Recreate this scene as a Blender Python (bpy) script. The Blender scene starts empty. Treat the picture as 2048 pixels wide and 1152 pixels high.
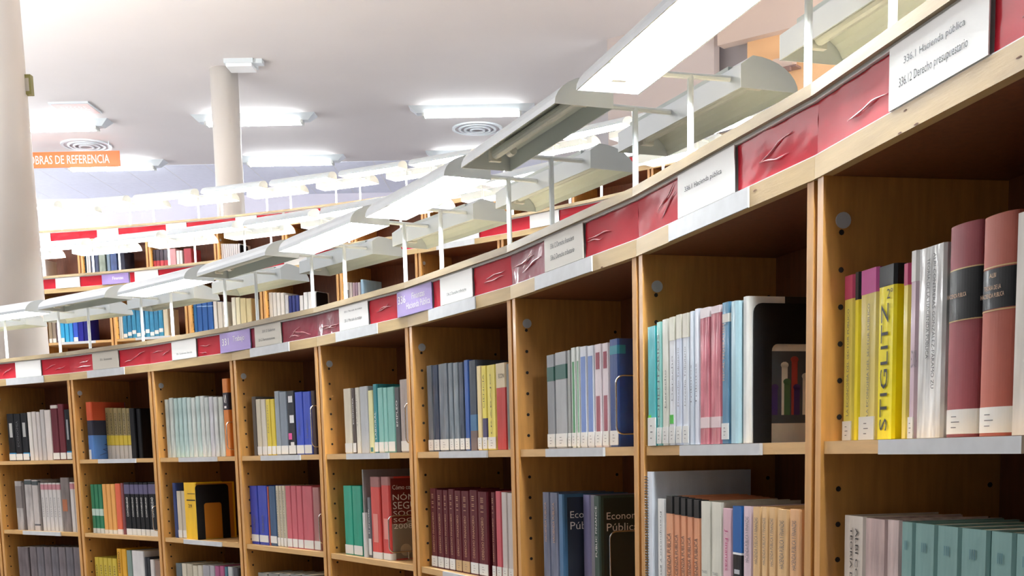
import bpy, math, random
from math import sin, cos, pi, asin
random.seed(7)
SC = bpy.context.scene
COL = SC.collection

# ------------------------------------------------------------------ camera
EYE = 1.55
F_PX, CX, CY = 2475.74, 1104.64, 1250.34
PITCH, ROLL = -0.139135, -0.0198835
cd = bpy.data.cameras.new('camera')
cam = bpy.data.objects.new('camera', cd)
COL.objects.link(cam)
cd.sensor_width = 36.0
cd.lens = F_PX / 2048 * 36
cd.shift_x = (1024 - CX) / 2048
cd.shift_y = (CY - 576) / 2048
cd.clip_start = 0.05
from mathutils import Matrix, Vector
fwd = Vector((0, cos(PITCH), sin(PITCH)))
up = Vector((0, -sin(PITCH), cos(PITCH)))
rt = Vector((1, 0, 0))
r2 = rt * cos(ROLL) + up * sin(ROLL)
u2 = up * cos(ROLL) - rt * sin(ROLL)
m = Matrix((r2, u2, -fwd)).transposed().to_4x4()
m.translation = (0, 0, EYE)
cam.matrix_world = m
SC.camera = cam

# ------------------------------------------------------------------ world, light, exposure
SC.view_settings.view_transform = 'Standard'
SC.view_settings.look = 'None'
SC.view_settings.gamma = 1.0
SC.view_settings.use_curve_mapping = False
SC.view_settings.exposure = 1.3
w = bpy.data.worlds.new('world')
SC.world = w
w.use_nodes = True
w.node_tree.nodes['Background'].inputs[0].default_value = (0.97, 0.98, 1.0, 1)
w.node_tree.nodes['Background'].inputs[1].default_value = 0.095
TUBE_W = 115.0        # emission strength of the shelf tubes
CEIL_W = 22.0         # emission strength of the ceiling luminaires


def area(name, loc, sx, sy, watt, rot=(pi, 0, 0)):
    ld = bpy.data.lights.new(name, 'AREA')
    ld.shape = 'RECTANGLE'; ld.size, ld.size_y, ld.energy = sx, sy, watt
    ld.color = (0.97, 0.985, 1.0)
    o = bpy.data.objects.new(name, ld)
    COL.objects.link(o)
    o.location, o.rotation_euler = loc, rot
# added fill lights out of view, left and right of the stacks, washing the ceiling
area('ceiling_fill', (-9.5, 7.0, 3.0), 7, 9, 960)
area('ceiling_fill', (5.5, 8.0, 3.2), 3, 8, 360)
area('ceiling_fill', (-13.0, 16.5, 3.4), 4, 8, 520)
area('ceiling_fill', (6.5, 18.0, 3.4), 3, 7, 200)

# ------------------------------------------------------------------ materials
MATS = {}
def hexlin(h):
    h = h.lstrip('#')
    o = []
    for i in (0, 2, 4):
        c = int(h[i:i + 2], 16) / 255
        o.append(c / 12.92 if c <= 0.04045 else ((c + 0.055) / 1.055) ** 2.4)
    return (*o, 1)

def mat(name, col, rough=0.5, coat=0.0, metal=0.0, emit=0.0, noise=0.0, nscale=20.0, bump=0.0, bscale=30.0, stretch=(1, 1, 1), spec=0.5):
    if name in MATS:
        return MATS[name]
    M = bpy.data.materials.new(name)
    M.use_nodes = True
    nt = M.node_tree
    b = nt.nodes['Principled BSDF']
    c = hexlin(col) if isinstance(col, str) else (*col, 1)
    b.inputs['Base Color'].default_value = c
    b.inputs['Roughness'].default_value = rough
    b.inputs['Metallic'].default_value = metal
    b.inputs['Coat Weight'].default_value = coat
    b.inputs['Coat Roughness'].default_value = 0.12
    b.inputs['Specular IOR Level'].default_value = spec
    if emit:
        b.inputs['Emission Color'].default_value = (0.93, 0.98, 1.0, 1)
        b.inputs['Emission Strength'].default_value = emit
    if noise or bump:
        tc = nt.nodes.new('ShaderNodeTexCoord')
        mp = nt.nodes.new('ShaderNodeMapping')
        mp.inputs['Scale'].default_value = stretch
        nt.links.new(tc.outputs['Object'], mp.inputs[0])
    if noise:
        n = nt.nodes.new('ShaderNodeTexNoise')
        n.inputs['Scale'].default_value = nscale
        n.inputs['Detail'].default_value = 4
        nt.links.new(mp.outputs[0], n.inputs['Vector'])
        r = nt.nodes.new('ShaderNodeValToRGB')
        k0, k1 = 1 - noise, 1 + noise * 0.6
        r.color_ramp.elements[0].position = 0.3
        r.color_ramp.elements[1].position = 0.7
        r.color_ramp.elements[0].color = (c[0] * k0, c[1] * k0, c[2] * k0, 1)
        r.color_ramp.elements[1].color = (min(1, c[0] * k1), min(1, c[1] * k1), min(1, c[2] * k1), 1)
        nt.links.new(n.outputs[0], r.inputs[0])
        nt.links.new(r.outputs[0], b.inputs['Base Color'])
    if bump:
        n = nt.nodes.new('ShaderNodeTexNoise')
        n.inputs['Scale'].default_value = bscale
        n.inputs['Detail'].default_value = 2
        nt.links.new(mp.outputs[0], n.inputs['Vector'])
        bp = nt.nodes.new('ShaderNodeBump')
        bp.inputs['Strength'].default_value = bump
        bp.inputs['Distance'].default_value = 0.01
        nt.links.new(n.outputs[0], bp.inputs['Height'])
        nt.links.new(bp.outputs[0], b.inputs['Normal'])
        if coat:
            nt.links.new(bp.outputs[0], b.inputs['Coat Normal'])
    MATS[name] = M
    return M

def wood(name, col, dark=0.2, rough=0.42):
    """grain runs along local z"""
    return mat(name, col, rough=rough, coat=0.25, noise=dark, nscale=9, stretch=(9, 9, 0.9), bump=0.03, bscale=40)

def woodx(name, col, dark=0.2):
    return mat(name, col, rough=0.45, coat=0.15, noise=dark, nscale=9, stretch=(1.0, 9, 9), bump=0.03, bscale=40)

W_SIDE = wood('beech veneer panel', '#c68f4a', 0.15)
W_EDGE = wood('beech board edge', '#c9965a', 0.15)
W_BACK = wood('beech back with painted shade', '#744022', 0.2, 0.5)  # same wood as the sides; shade of the interior is put into the brown
W_DARK = wood('reddish joint strip', '#7a4322', 0.25)
W_SHELF = woodx('beech shelf', '#c9a068', 0.12)
W_RAIL = woodx('pale beech rail', '#bb9f6e', 0.1)
W_TOP = woodx('worn beech top board', '#94805f', 0.16)
M_LIP = mat('white channel lip', '#e6e6e2', 0.35)
M_CARD = mat('white card', '#fbfbf8', 0.5, bump=0.04, bscale=8)
M_BEIGE = mat('beige card', '#c3bcae', 0.4, coat=0.3, bump=0.05, bscale=8)
M_PURP = mat('lilac card', '#9d87c4', 0.4, coat=0.3, bump=0.05, bscale=8)
M_RED = mat('glossy red strip', '#c01c2e', 0.6, coat=0.45, noise=0.12, nscale=5, bump=0.22, bscale=9, stretch=(1, 1, 1.4), spec=0.15)
M_RED2 = mat('dark wrinkled red strip', '#8c2034', 0.5, coat=0.8, noise=0.15, nscale=8, bump=0.5, bscale=14, spec=0.2)
M_FOLD = mat('clear film fold over red', '#c03848', 0.3, coat=1.0, spec=0.9)
M_HOLD = mat('clear grey label holder', '#c6c8ca', 0.4, coat=0.3, noise=0.06, nscale=30)
M_METAL = mat('white lacquered steel', '#d8e0e4', 0.4, coat=0.2)
M_SHADE = mat('grey white lamp shade', '#c2cbd0', 0.42, coat=0.1, noise=0.03, nscale=6)
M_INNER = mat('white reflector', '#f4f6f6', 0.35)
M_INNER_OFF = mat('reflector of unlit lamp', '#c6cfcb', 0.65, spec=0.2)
M_TUBE = mat('lit fluorescent tube', '#ffffff', 0.4, emit=TUBE_W)
M_TUBE_OFF = mat('unlit fluorescent tube', '#c0c8c6', 0.5)
M_CAP = mat('lamp holder plastic', '#d8dad6', 0.5)
M_NICK = mat('worn dark wood', '#6b4a33', 0.8)
M_HOLE = mat('dark peg hole', '#1c120c', 0.8)
M_DISC = mat('grey plastic cable disc', '#b9bdc0', 0.4)
M_CHROME = mat('bright wire', '#d8d8d8', 0.22, metal=1.0)
M_BLACK = mat('black steel plate', '#08080a', 0.5, spec=0.25)
M_PAGE = mat('cream page block', '#d8cfb8', 0.8, noise=0.15, nscale=60, stretch=(14, 1, 0.3))
M_STICK = mat('white call number label', '#dcdcd8', 0.4, coat=0.5)
M_TAN = mat('tan call number label', '#b79a6e', 0.5)
M_INK = mat('black ink', '#1b1b1d', 0.6)
M_INKG = mat('grey ink', '#5a5a5e', 0.6)
M_WHITE = mat('white print', '#eceae4', 0.5)
M_GOLD = mat('gilt print', '#b98f6a', 0.45)
M_CEIL = mat('white plaster', '#dcd7d6', 0.85, noise=0.02, nscale=1.2)
M_TILE = mat('acoustic ceiling tile', '#e6eaf8', 0.8, noise=0.03, nscale=12)
M_GRID = mat('white ceiling grid', '#e4e6ee', 0.5)
M_WALL = mat('pale lavender wall', '#e6e2ee', 0.8)
M_PEACH = mat('peach painted wall', '#e8bb8c', 0.75, noise=0.04, nscale=2)
M_SOFFIT = mat('pinkish brown soffit', '#cbb8ac', 0.75)
M_GREYP = mat('grey panel', '#a5a2a6', 0.6)
M_PINKW = mat('pinkish wall', '#c8bcb8', 0.75)
M_COLUMN = mat('cream painted column', '#e2dcd5', 0.45, coat=0.15, noise=0.03, nscale=3, stretch=(1, 1, 0.3))
M_FLOOR = mat('grey vinyl floor', '#8d8a86', 0.5, noise=0.1, nscale=30)
M_ORANGE = mat('orange sign', '#ef7038', 0.5)
M_PINKS = mat('pale pink panel', '#eccac6', 0.5)
M_OLIVE = mat('olive plastic', '#8e8a4e', 0.5)
M_LUM = mat('lit diffuser', '#ffffff', 0.5, emit=CEIL_W)
M_DIFF = mat('grey diffuser metal', '#bdb7ba', 0.5)

# ------------------------------------------------------------------ mesh helpers
class MB:
    def __init__(s):
        s.v, s.f, s.mi = [], [], []
    def box(s, x0, x1, y0, y1, z0, z1, mi=0):
        n = len(s.v)
        s.v += [(x0, y0, z0), (x1, y0, z0), (x1, y1, z0), (x0, y1, z0), (x0, y0, z1), (x1, y0, z1), (x1, y1, z1), (x0, y1, z1)]
        for q in ((0, 3, 2, 1), (4, 5, 6, 7), (0, 1, 5, 4), (1, 2, 6, 5), (2, 3, 7, 6), (3, 0, 4, 7)):
            s.f.append(tuple(n + i for i in q)); s.mi.append(mi)
        return s
    def prism(s, poly, z0, z1, ax='z', mi=0):
        """poly: CCW (a,b); extruded along ax"""
        n, k = len(s.v), len(poly)
        for z in (z0, z1):
            for a, b in poly:
                s.v.append({'z': (a, b, z), 'x': (z, a, b), 'y': (a, z, b)}[ax])
        flip = ax == 'y'
        def add(q):
            s.f.append(tuple(reversed(q)) if flip else tuple(q)); s.mi.append(mi)
        add([n + i for i in reversed(range(k))]); add([n + k + i for i in range(k)])
        for i in range(k):
            j = (i + 1) % k
            add([n + i, n + j, n + k + j, n + k + i])
        return s
    def tube(s, pts, r, sides=8, closed=False, mi=0):
        P = [Vector(p) for p in pts]
        n0 = len(s.v)
        N = len(P)
        ref = None
        for i, p in enumerate(P):
            a = P[(i - 1) % N] if (closed or i > 0) else p
            b = P[(i + 1) % N] if (closed or i < N - 1) else p
            t = (b - a).normalized()
            if ref is None:
                ref = t.orthogonal().normalized()
            ref = (ref - t * ref.dot(t)).normalized()
            bi = t.cross(ref)
            for k in range(sides):
                an = 2 * pi * k / sides
                q = r[i] if isinstance(r, list) else r
                s.v.append(tuple(p + ref * (q * cos(an)) + bi * (q * sin(an))))
        for i in range(N if closed else N - 1):
            a, b = n0 + i * sides, n0 + ((i + 1) % N) * sides
            for k in range(sides):
                k2 = (k + 1) % sides
                s.f.append((a + k, a + k2, b + k2, b + k)); s.mi.append(mi)
        if not closed:
            s.f.append(tuple(n0 + k for k in reversed(range(sides)))); s.mi.append(mi)
            s.f.append(tuple(n0 + (N - 1) * sides + k for k in range(sides))); s.mi.append(mi)
        return s
    def mesh(s, name, mats):
        me = bpy.data.meshes.new(name)
        me.from_pydata(s.v, [], s.f)
        for M in (mats if isinstance(mats, (list, tuple)) else [mats]):
            me.materials.append(M)
        if any(s.mi):
            me.polygons.foreach_set('material_index', s.mi)
        me.update()
        return me
    def build(s, name, mats, parent=None, loc=(0, 0, 0), rotz=0, smooth=False):
        me = s.mesh(name, mats)
        if smooth:
            me.polygons.foreach_set('use_smooth', [len(p.vertices) == 4 for p in me.polygons])
        return link(name, me, parent, loc, rotz)

def link(name, data, parent=None, loc=(0, 0, 0), rotz=0, rot=None, scale=None):
    o = bpy.data.objects.new(name, data)
    COL.objects.link(o)
    o.location = loc
    o.rotation_euler = rot if rot else (0, 0, rotz)
    if scale:
        o.scale = scale
    if parent:
        o.parent = parent
    return o

def thing(name, label, cat, loc=(0, 0, 0), rotz=0, group=None):
    return tag(link(name, None, None, loc, rotz), label, cat, group)

def tag(o, label=None, cat=None, group=None, kind=None):
    if label: o['label'] = label
    if cat: o['category'] = cat
    if group: o['group'] = group
    if kind: o['kind'] = kind
    return o

def struct(o):
    o['kind'] = 'structure'
    return o

# text meshes: built once per string, height of a capital = 1
TXT = {}
def text_mesh(s):
    if s in TXT:
        return TXT[s]
    cu = bpy.data.curves.new('lettering', 'FONT')
    cu.body = s
    cu.resolution_u = 2
    cu.align_x = 'LEFT'
    o = bpy.data.objects.new('lettering', cu)
    COL.objects.link(o)
    bpy.context.view_layer.update()
    me = bpy.data.meshes.new_from_object(o.evaluated_get(bpy.context.evaluated_depsgraph_get()))
    bpy.data.objects.remove(o)
    xs = [v.co.x for v in me.vertices]; ys = [v.co.y for v in me.vertices]
    x0, x1, y0, y1 = min(xs), max(xs), min(ys), max(ys)
    for v in me.vertices:                      # normalise to a unit box
        v.co.x = (v.co.x - x0) / (x1 - x0); v.co.y = (v.co.y - y0) / (y1 - y0)
    me.name = 'lettering'
    TXT[s] = me
    return me

def text(s, M, parent, origin, right, upv, wd, ht, name='lettering'):
    """flat lettering filling a wd x ht box; right/up are unit vectors in the parent's space"""
    me = text_mesh(s).copy()
    me.materials.clear(); me.materials.append(M)
    R, U = Vector(right), Vector(upv)
    N = R.cross(U)
    o = link(name, me, parent)
    mm = Matrix((R * wd, U * ht, N)).transposed().to_4x4()
    mm.translation = Vector(origin) + N * 0.0006
    o.matrix_local = mm
    return o

def ordn(i):
    return ['first', 'second', 'third', 'fourth', 'fifth', 'sixth', 'seventh', 'eighth', 'ninth', 'tenth', 'eleventh', 'twelfth', 'thirteenth',
            'fourteenth', 'fifteenth', 'sixteenth', 'seventeenth', 'eighteenth'][i]

# ------------------------------------------------------------------ the three curved tiers
CEN = (-7.829584, -0.096935)
W = 0.78
TIER = {1: (8.5298, 0.892275, 0.0), 2: (11.4896, 0.9237, 0.996), 3: (13.3162, 1.3312, 1.744)}
def joint(t, j, dr=0.0):
    R, a0, _ = TIER[t]
    a = a0 - 2 * asin(W / 2 / R) * j
    return (CEN[0] + (R + dr) * cos(a), CEN[1] + (R + dr) * sin(a))
def bayframe(t, j):
    (ax, ay), (bx, by) = joint(t, j), joint(t, j + 1)
    return (ax, ay, TIER[t][2]), math.atan2(by - ay, bx - ax)
def mitre(t):
    return math.tan(asin(W / 2 / TIER[t][0]))

# ------------------------------------------------------------------ setting: floors, ceiling, walls
def ring(name, r0, r1, z0, z1, M, a0=-1.0, a1=2.6, n=60):
    b = MB()
    for i in range(n):
        t0, t1 = a0 + (a1 - a0) * i / n, a0 + (a1 - a0) * (i + 1) / n
        P = [(CEN[0] + r * cos(t), CEN[1] + r * sin(t)) for r, t in ((r0, t0), (r1, t0), (r1, t1), (r0, t1))]
        b.prism(P, z0, z1)
    return struct(b.build(name, M))
b = MB(); b.box(-16, 7, -4, 26, -0.12, 0.0)
struct(b.build('floor', M_FLOOR))
ring('floor', 8.98, 12.6, 0.002, 0.994, M_FLOOR)
ring('floor', 12.6, 17.0, 0.004, 1.742, M_FLOOR)

ZC = EYE + 4.6
b = MB(); b.box(-13, 7, -1.5, 20.36, ZC, ZC + 0.12)
struct(b.build('ceiling', M_CEIL))
grid = MB()
TW, TD, X0, Y0 = 0.665, 1.2, -11.33, 20.38
b = MB(); b.box(-13, 7, 20.36, 22.8, ZC + 0.03, ZC + 0.12)
slab = struct(b.build('ceiling', M_GRID))
nx = 24
tile = MB().box(0.012, TW - 0.012, 0.012, TD - 0.012, ZC - 0.002, ZC + 0.028).mesh('ceiling_tile', M_TILE)
for i in range(nx):
    for k in range(2):
        link('ceiling_tile', tile, slab, (X0 + i * TW, Y0 + k * (TD - 0.02), 0))
for i in range(nx + 1):
    grid.box(X0 + i * TW - 0.012, X0 + i * TW + 0.012, Y0, Y0 + 2 * TD, ZC + 0.0, ZC + 0.029)
for k in range(3):
    grid.box(X0, X0 + nx * TW, Y0 + k * (TD - 0.02) - 0.012, Y0 + k * (TD - 0.02) + 0.012, ZC + 0.001, ZC + 0.0295)
grid.build('grid_bar', M_GRID, slab)
b = MB(); b.box(-13, 7, 22.75, 22.9, 0, ZC + 0.1)
struct(b.build('wall_back', M_WALL))
# walls at the right-hand end of the hall
def wallseg(name, p, q, z0, z1, M, th=0.12):
    L = math.hypot(q[0] - p[0], q[1] - p[1])
    b = MB(); b.box(0, L, 0, th, z0, z1)
    return struct(b.build(name, M, None, (p[0], p[1], 0), math.atan2(q[1] - p[1], q[0] - p[0])))
wallseg('wall_right', (2.16, 13.66), (5.4, 11.2), 0, ZC, M_PEACH)
wallseg('wall_right', (1.83, 14.2), (2.22, 13.9), 0, EYE + 4.33, M_GREYP)
wallseg('wall_right', (0.75, 14.75), (1.85, 13.95), 0, ZC, M_PINKW)
wallseg('trim_1', (1.86, 13.75), (5.3, 11.1), EYE + 4.2, ZC, M_SOFFIT, 0.14)

# columns
def column(loc, r, z0, label, top=1.0):
    b = MB()
    n = 40
    poly = [(r * cos(2 * pi * i / n), r * sin(2 * pi * i / n)) for i in range(n)]
    b.prism(poly, z0, ZC + 0.01)
    b.v = [(x * top, y * top, z) if z > z0 else (x, y, z) for x, y, z in b.v]
    b2 = b.build('column', M_COLUMN, None, (loc[0], loc[1], 0), smooth=True)
    return tag(b2, label, 'column')
col1 = column((-3.72, 8.92), 0.21, 1.0, 'large cream round column at left edge behind the front bookcases', 0.78)
column((-3.80, 15.6), 0.165, 1.74, 'slim cream round column in the distance, ceiling lamp crossing behind it')
b = MB(); b.box(-0.03, 0.03, -0.025, 0.025, 0, 0.13)
t = thing('sensor_box', 'small olive box fixed to the right side of the large column', 'box', (-3.53, 8.95, 4.05))
b.build('housing', M_OLIVE, t)
MB().box(-0.018, 0.018, -0.029, -0.024, 0.02, 0.105).build('front_panel', M_BEIGE, t)

# ceiling luminaires
def ceil_lum(x0, x1, y, label):
    t = thing('ceiling_lamp', label, 'ceiling lamp', ((x0 + x1) / 2, y, ZC), 0, 'ceiling lamps')
    h = (x1 - x0) / 2
    b = MB()
    # tray with sloping ends
    n = len(b.v)
    b.v += [(-h, -0.13, 0), (h, -0.13, 0), (h, 0.13, 0), (-h, 0.13, 0), (-h + 0.1, -0.07, -0.085), (h - 0.1, -0.07, -0.085), (h - 0.1, 0.07, -0.085), (-h + 0.1, 0.07, -0.085)]
    for q in ((0, 3, 2, 1)[::-1], (4, 5, 6, 7)[::-1], (0, 1, 5, 4)[::-1], (1, 2, 6, 5)[::-1], (2, 3, 7, 6)[::-1], (3, 0, 4, 7)[::-1]):
        b.f.append(q); b.mi.append(0)
    b.build('housing', M_METAL, t)
    b = MB()
    for s in (-1, 1):
        b.tube([(-h + 0.2, s * 0.055, -0.10), (h - 0.2, s * 0.055, -0.10)], 0.02, 10)
    b.build('tube', M_LUM, t, smooth=True)
    for s in (-1, 1):
        MB().box(s * (h - 0.19) - 0.015, s * (h - 0.19) + 0.015, -0.08, 0.08, -0.125, -0.08).build('lamp_holder', M_CAP, t)
for x, y, l in ((-7.58, 17.72, 'leftmost lit ceiling lamp of the nearer line, cut by the large column'),
                (-4.75, 17.62, 'lit ceiling lamp of the nearer line, passing behind the slim column'),
                (-1.78, 17.4, 'rightmost lit ceiling lamp of the nearer line, above a round vent'),
                (-7.55, 20.1, 'lit ceiling lamp of the farther line, right of the orange sign'),
                (-4.75, 20.0, 'lit ceiling lamp of the farther line, just right of the slim column'),
                (-1.8, 19.9, 'lit ceiling lamp of the farther line, below the right round vent')):
    ceil_lum(x, x + 1.68, y, l)
def vent(x, y, label):
    t = thing('round_vent', label, 'air vent', (x, y, ZC), 0, 'round ceiling vents')
    for i, (ra, rb, z) in enumerate(((0.36, 0.32, 0.02), (0.27, 0.235, 0.028), (0.19, 0.16, 0.036), (0.11, 0.085, 0.044))):
        b = MB(); n = 32
        for k in range(n):
            a0, a1 = 2 * pi * k / n, 2 * pi * (k + 1) / n
            P = [(r * cos(a), r * sin(a)) for r, a in ((rb, a0), (ra, a0), (ra, a1), (rb, a1))]
            b.prism(P, -z, -z + 0.02)
        b.build('ring', M_METAL, t)
    b = MB(); b.prism([(0.325 * cos(2 * pi * k / 32), 0.325 * sin(2 * pi * k / 32)) for k in range(32)], -0.012, -0.001)
    b.build('back_plate', M_DIFF, t)
vent(-6.7, 19.0, 'round ceiling air vent above the orange sign')
vent(-0.93, 18.5, 'round ceiling air vent below the rightmost ceiling lamp')

# emergency light
t = thing('emergency_light', 'small white emergency light on the ceiling beside the slim column', 'light', (-3.52, 15.25, ZC))
b = MB(); b.box(-0.17, 0.17, -0.09, 0.2, -0.05, 0.0).build('housing', M_METAL, t)
MB().box(-0.15, 0.15, -0.07, 0.18, -0.085, -0.05).build('diffuser', M_INNER, t)
MB().box(0.17, 0.27, -0.06, 0.06, -0.05, 0.0).build('sensor', M_METAL, t)
# hanging sign
t = thing('hanging_sign', 'orange hanging sign with white lettering left of the slim column', 'sign', (-7.78, 18.8, EYE + 4.24))
MB().box(0, 1.62, 0, 0.02, 0, 0.22).build('board', M_ORANGE, t)
text('OBRAS DE REFERENCIA', M_WHITE, t, (0.3, -0.001, 0.05), (1, 0, 0), (0, 0, 1), 1.17, 0.12)
for x in (0.15, 1.47):
    MB().tube([(x, 0.01, 0.22), (x, 0.01, ZC - EYE - 4.24)], 0.006, 6).build('hanger', M_METAL, t)
t = thing('ceiling_panel', 'pale pink square panel on the ceiling left, above the lit lamp', 'panel', (-6.38, 16.78, ZC))
MB().box(0, 0.52, 0, 0.52, -0.02, 0).build('frame', M_METAL, t)
MB().box(0.02, 0.5, 0.05, 0.5, -0.024, -0.02).build('panel', M_PINKS, t)
text('REFERE', M_WHITE, t, (0.1, 0.3, -0.0245), (1, 0, 0), (0, -1, 0), 0.34, 0.16)
t = thing('wall_unit', 'small brown-grey box fixed on the peach wall, upper right', 'box', (2.43, 13.42, EYE + 3.83), math.atan2(-2.46, 3.24))
MB().box(0, 0.22, -0.1, 0, 0, 0.1).build('housing', M_SOFFIT, t)
MB().box(-0.05, 0.27, -0.12, 0, -0.02, 0).build('bracket', mat('brown plastic', '#8a6e66', 0.5), t)
MB().box(0.16, 0.22, -0.16, -0.12, -0.06, -0.02).build('knob', mat('brown plastic', '#8a6e66', 0.5), t)

# ------------------------------------------------------------------ bookcases
H_RAIL0, H_RAIL1, H_RED0, H_RED1, H_TOP0, H_TOP = 1.967, 2.002, 2.004, 2.084, 2.091, 2.1105
SHELF_Z = (1.558, 1.175, 0.791, 0.41, 0.08)
D = 0.33
def mitred(b, t, x0, x1, y0, y1, z0, z1):
    """box whose ends follow the mitre lines between bays"""
    k = mitre(t)
    g = 0.0005
    b.prism([(x0 + g - k * y0, y0), (x1 - g + k * y0, y0), (x1 - g + k * y1, y1), (x0 + g - k * y1, y1)], z0, z1)
    return b
CACHE = {}
def cached(key, fn):
    if key not in CACHE:
        CACHE[key] = fn()
    return CACHE[key]

def bookcase(t, j, label, red, shelf_lab=(), rail_lab=False, group=None):
    loc, rz = bayframe(t, j)
    th = thing('bookcase', label, 'bookcase', loc, rz, group)
    g = 0.007
    me = cached(('side',), lambda: MB().box(0, 0.021, 0.0, D, 0, H_RAIL0).mesh('side_board', W_SIDE))
    link('side_board', me, th, (g, 0, 0)); link('side_board', me, th, (W - g - 0.021, 0, 0))
    link('edge_strip', cached('edge', lambda: MB().box(0, 0.021, -0.0012, 0.0, 0, H_RAIL0).mesh('edge_strip', W_EDGE)), th, (g, 0, 0))
    link('edge_strip', CACHE['edge'], th, (W - g - 0.021, 0, 0))
    link('joint_strip', cached('jstrip', lambda: MB().box(-0.0065, 0.0066, 0.008, 0.02, 0, H_RAIL0 - 0.001).mesh('joint_strip', W_DARK)), th, (0, 0, 0))
    link('back_panel', cached('back', lambda: MB().box(0.028, W - 0.028, D - 0.012, D, 0.06, H_TOP0).mesh('back_panel', W_BACK)), th)
    link('plinth', cached('plinth', lambda: MB().box(0.028, W - 0.028, 0.02, 0.035, 0, 0.06).mesh('plinth', W_SIDE)), th)
    link('ceiling_board', cached('ub', lambda: MB().box(0.0006, W - 0.0006, 0.0145, D + 0.005, H_RAIL0 + 0.0004, 1.985).mesh('ceiling_board', W_BACK)), th)
    sme = cached('shelf', lambda: MB().box(0.029, W - 0.029, 0.004, D - 0.013, -0.02, 0).mesh('shelf', W_SHELF))
    hol = cached('holder', lambda: MB().box(0, 0.36, -0.0065, 0.0, -0.021, -0.0002).mesh('label_holder', M_HOLD))
    for i, z in enumerate(SHELF_Z):
        s = link('shelf', sme, th, (0, 0, z))
        if i in shelf_lab:
            link('label_holder', hol, s, (0.23, 0.0035, 0.0))
    rail = link('rail', cached(('rail', t), lambda: mitred(MB(), t, 0, W, -0.004, 0.014, H_RAIL0, H_RAIL1).mesh('rail', W_RAIL)), th)
    if rail_lab:
        link('label_holder', cached('rhold', lambda: MB().box(0, 0.36, -0.0035, 0, 0, H_RAIL1 - H_RAIL0).mesh('label_holder', M_HOLD)), rail, (0.19, -0.004, H_RAIL0))
    if t == 1 and j >= 5:                        # dents and rubbed spots along the rail's lower edge
        rn = random.Random(j)
        for q in range(5 if j == 7 else 2):
            xx = rn.uniform(0.08, W - 0.08); zz = rn.choice((H_RAIL0 + 0.002, rn.uniform(H_RAIL0 + 0.004, H_RAIL1 - 0.006)))
            if rail_lab and 0.17 < xx < 0.57: continue
            P = [(xx + rn.uniform(0.004, 0.009) * cos(a) , zz + rn.uniform(0.0008, 0.002) * sin(a)) for a in [k * pi / 4 for k in range(8)]]
            MB().prism(P, -0.0043, -0.0036, 'y').build('dent', M_NICK, rail)
    ch = cached(('chan', t), lambda: mitred(mitred(mitred(MB(), t, 0, W, 0.006, 0.016, H_RAIL1, H_TOP0), t, 0, W, -0.003, 0.006, H_RAIL1, H_RED0), t, 0, W, -0.003, 0.006, H_RED1 + 0.001, H_TOP0).mesh('sign_channel', M_LIP))
    link('sign_channel', ch, th)
    for a, c, dark in red:                      # red strips between a and c (fractions of the bay)
        x0, x1 = a * W, c * W
        b = MB(); n = 8
        zs = (H_RED0, (H_RED0 * 2 + H_RED1) / 3, (H_RED0 + H_RED1 * 2) / 3, H_RED1)
        rnd = random.Random(int(j * 100 + a * 50))
        ys = [[0.002 + rnd.uniform(-0.0015, 0.0015) for _ in range(n + 1)] for _ in zs]
        for iz, z in enumerate(zs):
            for ix in range(n + 1):
                b.v.append((x0 + (x1 - x0) * ix / n, ys[iz][ix], z))
        for iz in range(3):
            for ix in range(n):
                q = iz * (n + 1) + ix
                b.f.append((q, q + 1, q + n + 2, q + n + 1)); b.mi.append(0)
        # thin body behind the wavy face
        b.box(x0, x1, 0.0042, 0.0058, H_RED0, H_RED1)
        o = b.build('red_strip', M_RED2 if dark else M_RED, th, smooth=True)
        if t == 1 and x1 - x0 > 0.08:
            for q in range(3 if dark else 2 if j < 7 else 1):
                xa = rnd.uniform(x0 + 0.01, x0 + (x1 - x0) * 0.6); ln = min(x1 - 0.01 - xa, rnd.uniform(0.05, 0.16))
                za = rnd.uniform(H_RED0 + 0.012, H_RED1 - 0.03); dz = rnd.uniform(-0.012, 0.045) if za < H_RED0 + 0.035 else rnd.uniform(-0.02, 0.02)
                dz = min(dz, H_RED1 - 0.008 - za); ph = rnd.uniform(0, 6)
                pts = [(xa + ln * u / 10, 0.0002, za + dz * u / 10 + 0.0035 * sin(ph + u * 0.75) * (u / 10)) for u in range(11)]
                fb = MB().tube(pts, [0.0004 + 0.0021 * sin(pi * u / 10) * (0.7 + 0.3 * sin(ph * 3 + u * 1.7)) for u in range(11)], 8)
                fb.v = [(vx, vy * 0.75, vz) for vx, vy, vz in fb.v]
                fb.build('film_fold', M_FOLD, o, smooth=True)
    link('top_board', cached(('top', t), lambda: mitred(MB(), t, 0, W, -0.012, D + 0.01, H_TOP0, H_TOP).mesh('top_board', W_TOP)), th)
    # shelf-pin holes on the left board's inner face, and the plastic disc
    def holes():
        b = MB()
        x = g + 0.021
        for y in (0.03, 0.3):
            z = EYE + 0.332
            while z > 0.2:
                if all(abs(z - s + 0.01) > 0.014 for s in SHELF_Z):
                    P = [(y + 0.0045 * cos(2 * pi * k / 8), z + 0.0045 * sin(2 * pi * k / 8)) for k in range(8)]
                    b.prism(P, x - 0.004, x + 0.0005, 'x')
                z -= 0.0572
        return b.mesh('pin_hole', M_HOLE)
    o = link('pin_hole', cached('holes', holes), th); o['kind'] = 'stuff'
    link('plastic_disc', cached('disc', lambda: MB().prism([(0.032 + 0.0125 * cos(2 * pi * k / 16), EYE + 0.35 + 0.0125 * sin(2 * pi * k / 16)) for k in range(16)], g + 0.021, g + 0.0245, 'x').mesh('plastic_disc', M_DISC)), th)
    return th

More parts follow.
